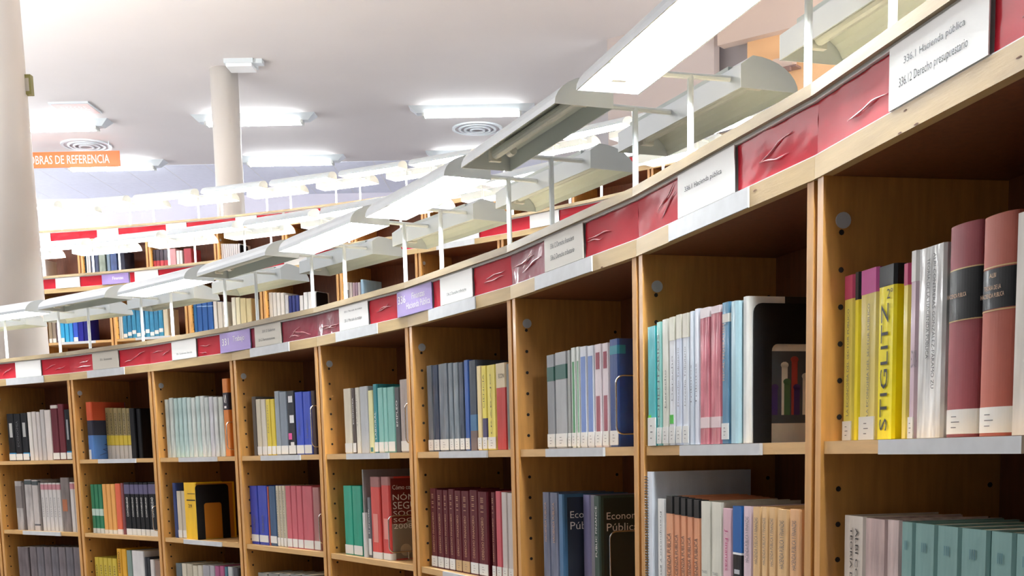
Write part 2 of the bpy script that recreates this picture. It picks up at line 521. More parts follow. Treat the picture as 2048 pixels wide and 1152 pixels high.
def segs(spec, j):
    """red stretches of a header, in joint coordinates, clipped to bay j"""
    out = []
    for a, c, d in spec:
        x0, x1 = max(a, j), min(c, j + 1)
        if x1 - x0 > 0.01:
            out.append((x0 - j, x1 - j, d))
    return out
RED1 = [(-3, -0.63, 0), (-0.32, 0.32, 0), (0.64, 1.3, 0), (1.6, 1.88, 0), (2.25, 2.31, 1), (2.62, 3.29, 1), (3.61, 3.91, 0), (4.28, 4.37, 0), (4.68, 5.0, 0), (5.0, 5.33, 1), (5.64, 6.3, 0), (6.63, 7.32, 0), (7.64, 9.5, 0)]
RED2 = [(-5.1, -4.71, 0), (-4.39, -4.1, 0), (-3.73, -3.66, 0), (-3.35, -2.68, 0), (-2.3, -1.7, 0), (-1.3, -0.9, 0), (-0.37, 0.0, 0), (0.76, 1.36, 0), (1.69, 2.7, 0), (3.1, 3.7, 0)]
RED3 = [(-0.4, 0.28, 0), (0.59, 1.29, 0), (1.59, 2.31, 0), (2.62, 2.98, 0), (3.02, 3.54, 0), (3.9, 4.4, 0), (4.8, 5.4, 0), (6.0, 6.6, 0), (7.3, 7.79, 0), (8.18, 8.6, 0)]
N1 = ['first', 'second', 'third', 'fourth', 'fifth', 'sixth', 'seventh', 'eighth', 'ninth']
rl = {-1, 0, 2, 3, 4, 5, 6}
sl = {-1: (1,), 0: (0,), 1: (0, 1), 2: (0,), 3: (0,), 4: (0, 1), 5: (0,), 6: (0,), 7: (0,)}
for j in range(-2, 9):
    if -1 <= j <= 7:
        lab = 'wooden bookcase bay, %s from left in the front row' % N1[j + 1]
    elif j < -1:
        lab = 'wooden bookcase bay at the far left end of the front row, mostly outside the picture'
    else:
        lab = 'wooden bookcase bay at the near right end of the front row, outside the picture'
    bookcase(1, j, lab, segs(RED1, j), sl.get(j, ()), j in rl, 'front row bookcases')
for j in range(-7, 6):
    bookcase(2, j, 'wooden bookcase bay of the middle tier, %s from its left end' % ordn(j + 7), segs(RED2, j), (0,) if j % 2 else (0, 1), j % 3 == 0, 'middle tier bookcases')
for j in range(-3, 10):
    bookcase(3, j, 'wooden bookcase bay of the rear tier, %s from its left end' % ordn(j + 3), segs(RED3, j), (0,), j % 3 == 0, 'rear tier bookcases')

# cards standing in the sign channels
def card(t, k0, k1, M, label, lines=(), z0=H_RED0, z1=H_RED1 + 0.002, big=False):
    def P(k):
        j = math.floor(k); a, c = joint(t, j), joint(t, j + 1); f = k - j
        return (a[0] + (c[0] - a[0]) * f, a[1] + (c[1] - a[1]) * f)
    p, q = P(k0), P(k1)
    L = math.hypot(q[0] - p[0], q[1] - p[1])
    th = thing('sign_card', label, 'card', (p[0], p[1], TIER[t][2]), math.atan2(q[1] - p[1], q[0] - p[0]), 'header cards')
    MB().box(0, L, -0.0055, -0.0035, z0, z1).build('card', M, th)
    for s, x, z, wd, ht, Mi in lines:
        text(s, Mi, th, (x * L, -0.0056, z0 + z * (z1 - z0)), (1, 0, 0), (0, 0, 1), wd * L, ht * (z1 - z0))
card(1, 7.32, 7.64, M_CARD, 'white header card on public finance and budget law, upper right corner', (('336.1 Hacienda pública', .17, .58, .62, .15, M_INKG), ('336.12 Derecho presupuestario', .12, .24, .7, .19, M_INK)))
card(1, 6.3, 6.63, M_CARD, 'white header card with one printed line above the eighth front bay', (('336.1 Hacienda pública', .14, .5, .66, .15, M_INK),))
card(1, 5.33, 5.64, M_BEIGE, 'beige header card with two printed lines above the seventh front bay', (('336.12 Derecho financiero', .17, .62, .62, .15, M_INK), ('336.2 Derecho tributario', .17, .28, .62, .15, M_INK)))
card(1, 4.37, 4.68, M_CARD, 'white header card with one printed line, right of the 336 card', (('336.2 Derecho tributario', .22, .28, .6, .1, M_INK),))
card(1, 3.91, 4.28, M_PURP, 'lilac header card reading 336 above the sixth front bay', (('336', .04, .5, .22, .3, M_WHITE), ('Finanzas', .45, .56, .36, .24, M_WHITE), ('Hacienda Pública', .28, .22, .68, .26, M_WHITE)))
card(1, 3.29, 3.61, M_CARD, 'white header card with two printed lines above the fifth front bay', (('331.1 Mercado de trabajo', .2, .7, .62, .1, M_INKG), ('331.1 Mercado de trabajo', .2, .28, .6, .16, M_INK)))
card(1, 2.31, 2.62, M_BEIGE, 'beige header card with two printed lines, right of the 331 card', (('331.2 Salarios', .3, .65, .5, .13, M_INKG), ('331.2 Remuneraciones', .15, .25, .62, .13, M_INK)))
card(1, 1.88, 2.25, M_PURP, 'lilac header card reading 331 above the fourth front bay', (('331', .08, .36, .22, .36, M_WHITE), ('Trabajo', .44, .4, .38, .36, M_WHITE)))
card(1, 1.3, 1.6, M_CARD, 'white header card with one printed line above the third front bay', (('331. Condiciones laborales', .2, .25, .64, .1, M_INK),))
card(1, 0.32, 0.64, M_BEIGE, 'beige header card with one printed line above the second front bay', (('331. Economía', .3, .5, .46, .13, M_INK),))
card(1, -0.63, -0.32, M_CARD, 'plain white header card above the leftmost front bay')
card(2, -4.1, -3.74, M_PURP, 'lilac header card on the middle tier at left', (('Finanzas', .4, .4, .4, .3, M_WHITE),))
for a, c in ((-4.71, -4.39), (-3.66, -3.35), (-2.68, -2.3), (0.0, 0.76), (1.36, 1.69)):
    card(2, a, c, M_CARD, 'white header card on the middle tier, %s' % {-4.71: 'leftmost beside the large column', -3.66: 'right of the lilac card', -2.68: 'behind the fifth shelf lamp', 0.0: 'between two red strips behind lamp posts', 1.36: 'right of centre, behind a lamp post'}[a])
for i, (a, c) in enumerate(((-1.0, -0.4), (0.28, 0.59), (1.29, 1.59), (2.31, 2.62), (7.79, 8.18))):
    card(3, a, c, M_CARD, 'white header card on the rear tier, %s from the left' % ordn(i))

# ------------------------------------------------------------------ twin trough shelf lamps
ZL = EYE + 0.77
def profile(sign, inner=0.0):
    """half-round trough section in (y,z): upright web at the post side, arc to the outer lip"""
    y0 = 0.03 if sign < 0 else 0.22
    e = inner
    pts = [(y0 - sign * 0, ZL), (y0, ZL + 0.045)]
    pts = []
    for a, r in ((0, 0), (0, 0.048)):
        pts.append((y0 + sign * e, ZL + r - (e if r else 0)))
    n = 8
    for i in range(n + 1):
        th = pi / 2 * i / n
        pts.append((y0 + sign * (0.03 + (0.115 - e) * sin(th)), ZL + (0.068 - e) * cos(th)))
    return pts
def shade(sign, lit):
    out, inn = profile(sign), profile(sign, 0.003)
    poly = out + inn[::-1]
    return [poly, out]
def lamp(t, j, front_on, back_on, label):
    loc, rz = bayframe(t, j)
    th = thing('shelf_lamp', label, 'lamp', loc, rz, 'shelf lamps')
    x0, x1 = -0.06, 0.60
    for sign, on in ((-1, front_on), (1, back_on)):
        x0, x1 = (-0.06, 0.60) if sign < 0 else (0.23, 0.84)
        def mk():
            poly, out = shade(sign, on)
            if sign < 0:
                poly = poly[::-1]; 
            return MB().prism(poly if sign < 0 else poly[::-1], x0, x1, 'x').mesh('shade', M_SHADE)
        s = link('shade', cached(('shade', sign), mk), th)
        # inner liner seen from below
        def mk2():
            inn = profile(sign, 0.0035)
            b = MB()
            for x in (x0 + 0.002, x1 - 0.002):
                for y, z in inn:
                    b.v.append((x, y, z))
            k = len(inn)
            for i in range(k - 1):
                b.f.append((i, i + 1, k + i + 1, k + i)); b.mi.append(0)
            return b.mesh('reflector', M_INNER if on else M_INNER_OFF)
        link('reflector', cached(('refl', sign, on), mk2), s)
        def mk3():
            _, out = shade(sign, on)
            return MB().prism(out if sign > 0 else out[::-1], 0, 0.002, 'x').mesh('end_plate', M_METAL)
        link('end_plate', cached(('end', sign), mk3), s, (x0 - 0.0021, 0, 0))
        link('end_plate', CACHE[('end', sign)], s, (x1 + 0.0001, 0, 0))
        yc = 0.125 + sign * (0.095 + 0.062)
        def mk4():
            return MB().tube([(x0 + 0.05, yc, ZL + 0.03), (x1 - 0.05, yc, ZL + 0.03)], 0.013, 12).mesh('tube', M_TUBE if on else M_TUBE_OFF)
        tb = link('tube', cached(('tube', sign, on), mk4), s)
        def mk5():
            return MB().box(0, 0.015, yc - 0.016, yc + 0.016, ZL + 0.012, ZL + 0.06).mesh('lamp_holder', M_CAP)
        link('lamp_holder', cached(('lh', sign), mk5), s, (x0 + 0.035, 0, 0))
        link('lamp_holder', CACHE[('lh', sign)], s, (x1 - 0.05, 0, 0))
        def mk7():
            yb = yc - sign * 0.03
            return MB().tube([(x0 + 0.075, yb, ZL + 0.03), (x0 + 0.105, yb, ZL + 0.03)], 0.011, 10).mesh('starter', M_CAP)
        link('starter', cached(('st', sign), mk7), s)
        def mk6():
            a, c = sorted((0.125 + sign * 0.1, 0.125 + sign * 0.135))
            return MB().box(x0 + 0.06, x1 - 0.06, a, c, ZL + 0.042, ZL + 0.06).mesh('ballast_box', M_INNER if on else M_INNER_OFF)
        link('ballast_box', cached(('bb', sign, on), mk6), s)
    for x in (0.0, 0.52):
        link('post', cached('post', lambda: MB().tube([(0, 0.125, H_TOP + 0.001), (0, 0.125, ZL + 0.03)], 0.0075, 8).box(-0.02, 0.02, 0.1, 0.15, H_TOP + 0.0005, H_TOP + 0.006).mesh('post', M_METAL)), th, (x, 0, 0))
        link('arm', cached('arm', lambda: MB().tube([(0, 0.032, ZL + 0.028), (0, 0.218, ZL + 0.028)], 0.0065, 8).mesh('arm', M_METAL)), th, (x, 0, 0))
on1 = {-2: 1, -1: 1, 0: 0, 1: 1, 2: 0, 3: 1, 4: 1, 5: 0, 6: 1, 7: 1}
for j in range(-2, 8):
    if j == 7 or j == -2:
        lab = 'lit twin-trough shelf lamp beyond the %s edge of the picture, on the front row' % ('right' if j == 7 else 'left')
    else:
        lab = 'twin-trough shelf lamp with %s front tube, %s from left on the front row' % ('lit' if on1[j] else 'unlit', ordn(j + 1))
    lamp(1, j, bool(on1[j]), False, lab)
for j in range(-7, 5):
    lamp(2, j, True, True, 'lit twin-trough shelf lamp on the middle tier, %s from its left end' % ordn(j + 7))
for j in range(-3, 9):
    lamp(3, j, True, True, 'lit twin-trough shelf lamp on the rear tier, %s from its left end' % ordn(j + 3))

# ------------------------------------------------------------------ books
def spine_profile(wd, rnd, e=0.0, n=20):
    c = min(0.004, wd * 0.2)
    if not rnd:
        return [(-e, c), (c, -e), (wd - c, -e), (wd + e, c)]
    return [(wd / 2 - (wd / 2 + e) * cos(pi * k / n), 0.009 - (0.012 + e) * sin(pi * k / n)) for k in range(n + 1)]
def cover_mesh(wd, h, d, M, rnd=False):
    t = 0.0025
    b = MB()
    poly = [(0, d)] + spine_profile(wd, rnd) + [(wd, d), (wd - t, d), (wd - t, 0.0125 if rnd else 0.006), (t, 0.0125 if rnd else 0.006), (t, d)]
    b.prism(poly, 0, h)
    return b.mesh('cover', M)
def colname(h):
    return COLN.get(h, 'grey')
def book(t, j, x, z, wd, h, col, label, ins=0.03, d=None, bands=(), lab=None, title=None, tcol=None, gloss=0.55, name='book', cat='book', group=None, tilt=0.0, cover_text=(), blocks=(), bd=0.02, kindb=0.25):
    """t,j: tier and bay; x: left side of the spine in the bay; z: shelf height"""
    loc, rz = bayframe(t, j)
    d = d or min(0.17, 0.62 * h)
    d = min(d, D - 0.016 - ins)
    co, sn = cos(rz), sin(rz)
    th = thing(name, label, cat, (loc[0] + x * co - ins * sn, loc[1] + x * sn + ins * co, loc[2] + z + 0.0007), rz, group)
    dk = sum(hexlin(col)[:3]) < 0.25
    Mc = mat('cover %s %s %s' % (col, gloss, kindb >= 0.5), col, 0.5 if gloss else 0.6, coat=gloss * (0.35 if dk else 0.6), spec=0.2 if dk else 0.4, noise=0.38 if kindb >= 0.5 else 0.1, nscale=22, stretch=(1.6, 1.6, 0.35), bump=kindb if gloss else 0.08, bscale=22)  # strong mottling on wrapped books: film sheen painted into the cover colour
    rnd = not gloss
    link('cover', cover_mesh(wd, h, d, Mc, rnd), th)
    sy = 0.0022 if rnd else 0
    MB().box(0.0026, wd - 0.0026, 0.0126 if rnd else 0.0062, d - 0.002, 0.002, h - 0.003).build('page_block', M_PAGE, th)
    e = 0.0005
    c = min(0.004, wd * 0.2)
    for z0, z1, bc in bands:                       # printed bands: a thin sleeve over spine and chamfers
        Mb = mat('print ' + bc, bc, 0.5, coat=0.12, noise=0.06, nscale=20, spec=0.25)
        P = [(-e, bd)] + spine_profile(wd, rnd, e) + [(wd + e, bd)]
        MB().prism(P, z0 * h, z1 * h + (e if z1 >= 1 else 0)).build('spine_band', Mb, th)
    for x0, x1, z0, z1, bc in blocks:
        Mb = mat('print ' + bc, bc, 0.5, coat=0.12, noise=0.06, nscale=20, spec=0.25)
        MB().box(c + (wd - 2 * c) * x0, c + (wd - 2 * c) * x1, -e * 2, 0.0005, z0 * h, z1 * h).build('spine_panel', Mb, th)
    if lab:
        lz, lh = (0.004, 0.034) if lab is True or lab == 'tan' else lab
        o = MB().box(c * 0.6, wd - c * 0.6, -0.0016, 0.0004, lz, lz + lh)
        if rnd:
            pr = spine_profile(wd, True, 0.0007)[1:-1]
            o = MB().prism([(pr[0][0], 0.009)] + pr + [(pr[-1][0], 0.009)], lz, lz + lh)
        lo = o.build('call_label', M_TAN if lab == 'tan' else M_STICK, th)
        if t == 1 and j >= 4:
            b = MB()
            for q in range(3):
                b.box(wd * 0.36, wd * (0.52 + 0.1 * (q % 2)), -0.0019 - sy, -0.0016 - sy, lz + lh * (0.25 + 0.22 * q), lz + lh * (0.285 + 0.22 * q))
            b.build('print', M_INKG, lo)
    if title:
        for s, xf, zf0, zf1, wfrac, dirn, Mt in title:
            ht, L = wd * wfrac, (zf1 - zf0) * h
            if dirn == 'up':                          # reads bottom to top
                text(s, Mt, th, (wd * xf + ht / 2, -0.0012 - sy * 1.1, zf0 * h), (0, 0, 1), (-1, 0, 0), L, ht, 'spine_title')
            elif dirn == 'down':
                text(s, Mt, th, (wd * xf - ht / 2, -0.0012 - sy, zf1 * h), (0, 0, -1), (1, 0, 0), L, ht, 'spine_title')
            else:                                     # level: zf0..zf1 is the height
                text(s, Mt, th, (wd * xf, -0.0012 - sy * 1.1, zf0 * h), (1, 0, 0), (0, 0, 1), wd * wfrac, L, 'spine_title')
    for s, y0, z0, L, ht, Mt in cover_text:          # on the right-hand cover
        text(s, Mt, th, (wd + 0.0003, y0, z0), (0, 1, 0), (0, 0, 1), L, ht, 'cover_title')
    return th

TIERN = {1: 'front row', 2: 'middle tier', 3: 'rear tier'}
LEV = ['upper', 'middle', 'lower']
def shelf_of_books(t, j, lev, items, adj=''):
    """items: (x, w, h, colour, look, {options})"""
    zb = SHELF_Z[lev]
    bay = ordn(j + 1) if t == 1 else ordn(j + {2: 7, 3: 3}[t])
    n = len(items)
    for i, it in enumerate(items):
        x, wd, h, col, look = it[:5]
        op = dict(it[5]) if len(it) > 5 else {}
        where = '%s on %s shelf, %s %s bay' % (ordn(i), LEV[lev], bay, {1: 'front', 2: 'middle-tier', 3: 'rear-tier'}[t])
        book(t, j, x, zb, wd - 0.0024, h, col, look + ', ' + where, group='books on the %s shelf of the %s %s bay' % (LEV[lev], bay, TIERN[t]), **op)

L = True
def S1(z): return z - 0.008                    # measured height above eye -> height above upper shelf
def H2(z): return z + EYE - SHELF_Z[1]
def H3(z): return z + EYE - SHELF_Z[2]
up_ = 'up'
# --- upper shelf, bay 1 (j=-1)
BLU = ((0.09, 0.17, '#2a86b8'),)
shelf_of_books(1, -1, 0, [
    (.102, .07, .258, '#0f1016', 'black paperback with blue band', dict(bands=BLU, lab=L, blocks=((.3, .75, .5, .8, '#b9b9b6'),))),
    (.172, .066, .256, '#0f1016', 'black paperback with pale print', dict(lab=L, title=(('ECONOMIA', .5, .3, .85, .3, up_, M_INKG),))),
    (.240, .064, .258, '#0f1016', 'black paperback with blue band and grey panel', dict(bands=BLU, lab=L, blocks=((.2, .7, .5, .8, '#a8a8a6'),))),
    (.306, .040, .261, '#cfc9c2', 'off-white paperback', {}), (.348, .042, .262, '#c6bfba', 'greyish white paperback', {}), (.391, .036, .258, '#bdb6b2', 'grey white paperback', {}),
    (.429, .040, .27, '#b5b0ad', 'taller grey paperback', {}), (.470, .058, .266, '#cfc6c0', 'off-white paperback', {}),
    (.530, .065, .293, '#5c1f2a', 'tall dark red hardback', dict(lab=L, bands=((.93, .985, '#c9c2ba'),))), (.597, .056, .293, '#64222d', 'tall wine red hardback', dict(lab=L)),
    (.655, .05, .263, '#14161c', 'black paperback with blue band', dict(bands=BLU, lab=L, blocks=((.3, .7, .4, .8, '#8f9296'),))), (.706, .04, .256, '#c9c4c0', 'grey white paperback', dict(lab=L))])
OL = ((0.27, 0.46, '#c9b440'), (0.0, 0.26, '#b7b5b0'))
shelf_of_books(1, 0, 0, [(.084, .058, .292, '#4a78b8', 'thick blue book with dark middle and orange top', dict(d=.19, bd=.188, bands=((.68, 1, '#c4512f'), (.42, .68, '#2b2d3c')), blocks=((.0, .45, .0, .17, '#c8c8c8'),)))] +
    [(.146 + i * .042, .042, .262 - i * .002, '#8a7b4e' if i % 2 else '#94845a', 'olive paperback with yellow band', dict(ins=.1, bands=OL, title=(('MACRO', .5, .5, .9, .3, up_, M_INK),))) for i in range(6)] +
    [(.399, .05, .25, '#0f1016', 'black hardback', dict(ins=.09)), (.45, .04, .245, '#0f1016', 'black hardback', dict(ins=.1))])
mint = ['#b9c2bb', '#c5d0cb', '#b5cfca', '#aecbc8', '#b5cfcc', '#c0d2cd', '#c9d2cd', '#b9cdc8', '#cdd3cf', '#c3ccc8', '#c9c9ce', '#d0d3d0', '#c9cfc6']
b2x = [(.056, .279), (.101, .28), (.146, .28), (.19, .277), (.234, .277), (.278, .277), (.32, .275), (.363, .277), (.405, .276), (.446, .269), (.487, .271), (.528, .267), (.573, .265)]
shelf_of_books(1, 1, 0, [(x, .0425 if i < 8 else .0405 if i < 12 else .048, h - random.Random(i).uniform(0, .006), mint[i], 'pale mint plastic-wrapped paperback', dict(gloss=1.0, kindb=.9)) for i, (x, h) in enumerate(b2x)] +
    [(.636, .05, .339, '#d07a2e', 'tall orange folder with dark label', dict(ins=.02, bands=((.6, .82, '#2f2a33'),), title=(('IS', .5, .62, .8, .4, up_, M_WHITE),)))])
shelf_of_books(1, 2, 0, [
    (.099, .038, .25, '#57504a', 'grey brown paperback', {}), (.138, .048, .237, '#c8bfa8', 'cream paperback', dict(lab=L)), (.187, .047, .235, '#cbc3b2', 'cream paperback with faint print', dict(lab=L)),
    (.235, .042, .233, '#d6be3e', 'yellow paperback', dict(lab=L, title=(('DERECHO', .5, .4, .9, .2, up_, M_INKG),))), (.278, .041, .232, '#d2b932', 'yellow paperback', dict(lab=L)),
    (.320, .045, .262, '#8b949c', 'grey plastic-wrapped paperback', dict(lab=L, gloss=.9)), (.366, .066, .256, '#76808c', 'blue grey plastic-wrapped paperback', dict(lab=L, gloss=.9)),
    (.434, .068, .257, '#191c26', 'black paperback with white and pink stickers', dict(lab=L, blocks=((.2, .8, .82, .92, '#cfcfcf'), (.3, .9, .5, .62, '#d8d8d8'), (.0, .5, .24, .34, '#d0508e'), (.3, .8, .1, .2, '#d8d4d0')))),
    (.505, .069, .249, '#2b46b4', 'cobalt blue paperback', dict(lab=L, title=(('TRABAJO', .5, .3, .55, .25, up_, M_INKG),))), (.575, .067, .247, '#2b46b4', 'cobalt blue paperback', dict(lab=L, title=(('TRABAJO', .5, .25, .55, .25, up_, M_INKG),))),
    (.645, .036, .248, '#35201c', 'dark brown hardback', {})])
shelf_of_books(1, 3, 0, [
    (.152, .07, .24, '#d6cdb8', 'cream paperback', dict(lab=L)), (.224, .033, .239, '#4b403c', 'dark brown paperback with white print', dict(lab=L, title=(('ECONOMIA', .5, .45, .85, .3, up_, M_WHITE),))),
    (.258, .04, .239, '#cfcabb', 'off-white paperback', dict(title=(('TRABAJO', .4, .4, .9, .2, up_, M_INKG),))), (.299, .07, .24, '#b3b6b8', 'grey plastic-wrapped paperback', dict(gloss=1.0)), (.37, .043, .223, '#dcd8a0', 'pale yellow paperback', dict(blocks=((.2, .8, .02, .09, '#2f6a68'),))),
    (.414, .036, .243, '#1f7f86', 'dark teal paperback', dict(lab=L, title=(('LABORAL', .5, .2, .6, .35, up_, M_WHITE),))), (.451, .045, .228, '#7fb8ae', 'sea green paperback', dict(lab=L, bands=((0, .06, '#c8cbc4'),))), (.497, .033, .226, '#7fb8ae', 'sea green paperback', dict(lab=L)),
    (.531, .057, .226, '#79b2a8', 'sea green paperback', dict(lab=L)), (.589, .041, .222, '#4d4c4e', 'grey black paperback', dict(title=(('EMPLEO', .5, .4, .8, .3, up_, M_WHITE),))), (.632, .07, .246, '#a89a92', 'taller grey brown paperback', dict(lab=L))])
shelf_of_books(1, 4, 0, [
    (.066, .048, .278, '#5f6a75', 'slate grey wrapped book', dict(lab=L, gloss=.9, kindb=.6)), (.115, .049, .276, '#2f3d55', 'dark navy wrapped book', dict(lab=L, gloss=.9, kindb=.6)), (.166, .076, .276, '#66717c', 'thick slate grey wrapped book', dict(lab=L, gloss=.9, kindb=.7)),
    (.245, .039, .274, '#6d7a84', 'slate grey wrapped book', dict(lab=L, gloss=.9, kindb=.7)), (.285, .043, .272, '#76828b', 'light slate wrapped book', dict(lab=L, gloss=.9, kindb=.8)), (.329, .038, .27, '#3b4656', 'dark slate wrapped book', dict(lab=L, gloss=.9, kindb=.6)),
    (.37, .036, .274, '#1c4f9a', 'bright blue paperback', dict(lab=L)), (.408, .054, .27, '#3d4450', 'dark blue and brown paperback', dict(bands=((0, .22, '#6e5d58'), (.22, .4, '#41698c')))),
    (.463, .034, .25, '#e4cf98', 'pale orange paperback', dict(lab=L)), (.498, .037, .248, '#e6d35a', 'yellow paperback with purple foot', dict(bands=((.12, .38, '#4b4566'),), lab=L, title=(('CIENCIA', .5, .5, .9, .25, up_, M_INK),))),
    (.536, .061, .247, '#e3d262', 'thick yellow paperback', dict(lab=L, title=(('TRABAJO', .5, .15, .9, .12, up_, M_INK),))),
    (.599, .068, .247, '#b8281f', 'red paperback with cream top', dict(bands=((.72, 1, '#d9c9a8'),), title=(('ECON', .35, .83, .88, .55, 'level', M_INK),))), (.668, .034, .242, '#6c6e68', 'grey green paperback', {})])
GB = ((.72, .87, '#2f5a50'),)
shelf_of_books(1, 5, 0, [
    (.168, .056, .244, '#8b8f93', 'grey paperback with dark green band', dict(bands=GB, lab=L)), (.226, .079, .246, '#a0a2a3', 'thick grey paperback with dark green band', dict(bands=GB, lab=L)), (.307, .024, .246, '#8f938f', 'thin grey paperback', dict(lab=L)),
    (.332, .031, .25, '#d2d8d2', 'white paperback with green panel', dict(lab=L, blocks=((.3, .8, .1, .86, '#4f8a5e'),))), (.364, .023, .25, '#d5dad4', 'white paperback with green stripe', dict(lab=L, blocks=((.4, .8, .1, .86, '#6fa07c'),))),
    (.388, .044, .248, '#d3d6de', 'white paperback with blue panel', dict(lab=L, blocks=((.12, .88, .1, .9, '#7289bd'),))), (.433, .042, .246, '#d3d6de', 'white paperback with blue panel', dict(lab=L, blocks=((.1, .86, .1, .9, '#7289bd'),))),
    (.476, .043, .246, '#d8ccd0', 'pale pink paperback with maroon blocks', dict(lab=L, blocks=((.2, .8, .76, .92, '#8c3a4a'), (.2, .8, .12, .5, '#96545e')))), (.52, .04, .245, '#d8ccd0', 'pale pink paperback with maroon blocks', dict(lab=L, blocks=((.2, .8, .76, .92, '#8c3a4a'), (.2, .8, .12, .5, '#96545e')))),
    (.562, .05, .25, '#24407c', 'navy blue hardback beside the wire bookend', dict(bands=((.86, .94, '#2f8090'),), lab=L))])
shelf_of_books(1, 6, 0, [
    (.05, .051, .252, '#2fa9ae', 'turquoise paperback with green dot', dict(ins=.0, lab=(0.0, .06), blocks=((.0, .35, .2, .26, '#5ec43a'),))), (.102, .03, .257, '#8cc9c0', 'pale green paperback', dict(ins=.0, lab=L, title=(('COMENTARIOS', .5, .15, .9, .4, up_, M_INKG),))),
    (.133, .037, .259, '#cfd0c4', 'cream paperback', dict(ins=0., lab=L, title=(('Derecho', .6, .3, .6, .25, up_, M_INKG),))), (.171, .035, .259, '#d8dbe0', 'white paperback with green dot', dict(ins=0., lab=L, bands=((.82, 1, '#cfcdbd'),), blocks=((.0, .7, .17, .24, '#35a02f'),), title=(('Derecho', .6, .35, .7, .22, up_, M_INKG),))),
    (.207, .033, .26, '#ccd4e4', 'bluish white paperback', dict(ins=0., lab=L, bands=((.82, 1, '#d2cfc0'),), title=(('Derecho Tributario', .5, .3, .75, .22, up_, M_INKG),))), (.241, .035, .259, '#d3d9e2', 'bluish white paperback', dict(ins=0., lab=L, bands=((.82, 1, '#cfcabb'),), title=(('Derecho Tributario', .5, .3, .75, .22, up_, M_INKG),))),
    (.277, .023, .26, '#ccd6e2', 'thin bluish white paperback', dict(ins=0., title=(('Tributos', .5, .3, .6, .25, up_, M_INKG),))), (.301, .024, .262, '#dadfea', 'thin white paperback', dict(ins=0., title=(('Tributos', .5, .3, .6, .25, up_, M_INKG),))),
    (.326, .049, .259, '#c96f7c', 'rose pink paperback with white top', dict(ins=0., bands=((.93, 1, '#dcd2d4'), (.12, .2, '#d8c3c4')), kindb=.8, gloss=.9)), (.377, .048, .257, '#c8717c', 'rose pink paperback', dict(ins=0., bands=((.95, 1, '#d8c8cc'), (.12, .2, '#d8c3c4')), kindb=.8, gloss=.9)),
    (.427, .036, .259, '#4f7f9c', 'steel blue hardback', dict(ins=0., lab=(0.008, .03), bands=((.86, .92, '#c9c6bd'),), title=(('FISCAL FEDERALISM', .35, .45, .85, .25, up_, M_GOLD),))), (.465, .028, .257, '#a4c4ce', 'pale blue paperback', dict(ins=0.)),
    (.495, .022, .262, '#e2e2de', 'white picture book standing behind the black bookend', dict(ins=0.01, d=.2))])
shelf_of_books(1, 7, 0, [
    (.040, .037, .253, '#e2cf5a', 'yellow paperback with crimson top', dict(bands=((.86, 1, '#b8405f'),), lab=(.0, .03), title=(('LA ECONOMÍA DEL SECTOR PÚBLICO', .55, .15, .8, .25, up_, M_INKG),))), (.078, .019, .254, '#f2dd1a', 'thin bright yellow paperback with black top', dict(bands=((.84, 1, '#060608'),))),
    (.098, .058, .253, '#dcc96c', 'yellow paperback with magenta top', dict(bands=((.86, 1, '#b8508c'),), lab=(.0, .035), title=(('LA ECONOMÍA DEL SECTOR PÚBLICO', .55, .14, .8, .16, up_, M_INKG),))),
    (.157, .054, .25, '#f5e400', 'bright yellow paperback with black vertical lettering', dict(bands=((.885, 1, '#060608'),), gloss=.3, title=(('STIGLITZ', .48, .05, .785, .44, up_, M_INK), ('2º', .6, .81, .865, .34, 'level', M_INK)))),
    (.233, .02, .244, '#e3cf62', 'thin yellow paperback with crimson top', dict(bands=((.88, 1, '#b03c62'),))), (.254, .022, .258, '#c9b2bd', 'pale pink paperback with white top', dict(bands=((.84, 1, '#dcdad6'),), lab=(.0, .03), title=(('ECONOMÍA', .5, .38, .5, .8, 'level', M_INKG),))),
    (.277, .073, .257, '#d9d9d7', 'thick white plastic-wrapped book with black spine text', dict(gloss=.9, kindb=.7, ins=.03, title=(('TEORÍA DE LA HACIENDA PÚBLICA', .45, .42, .94, .14, 'down', M_INK), ('ALBI CONTRERAS GONZÁLEZ-PÁRAMO ZU', .68, .26, .96, .14, 'down', M_INK)))),
    (.352, .08, .272, '#84343a', 'dark red cloth hardback with black label', dict(gloss=0, lab=(.004, .032), bands=((.555, .79, '#060608'), (.79, .796, '#b99a6a'), (.55, .556, '#b99a6a')), title=(('HACIENDA PUBLICA', .15, .66, .68, .6, 'level', M_GOLD),))),
    (.434, .077, .269, '#a0503f', 'brick red cloth hardback with black label', dict(gloss=0, lab=(.004, .032), bands=((.58, .76, '#060608'), (.765, .771, '#b99a6a'), (.57, .576, '#b99a6a')), title=(('TEORIA DE LA', .25, .665, .685, .5, 'level', M_GOLD), ('HACIENDA PUBLICA', .15, .63, .65, .7, 'level', M_GOLD), ('ALBI', .4, .72, .74, .2, 'level', M_GOLD)))),
    (.513, .07, .262, '#cfc9c0', 'cream hardback at the right edge', {})])
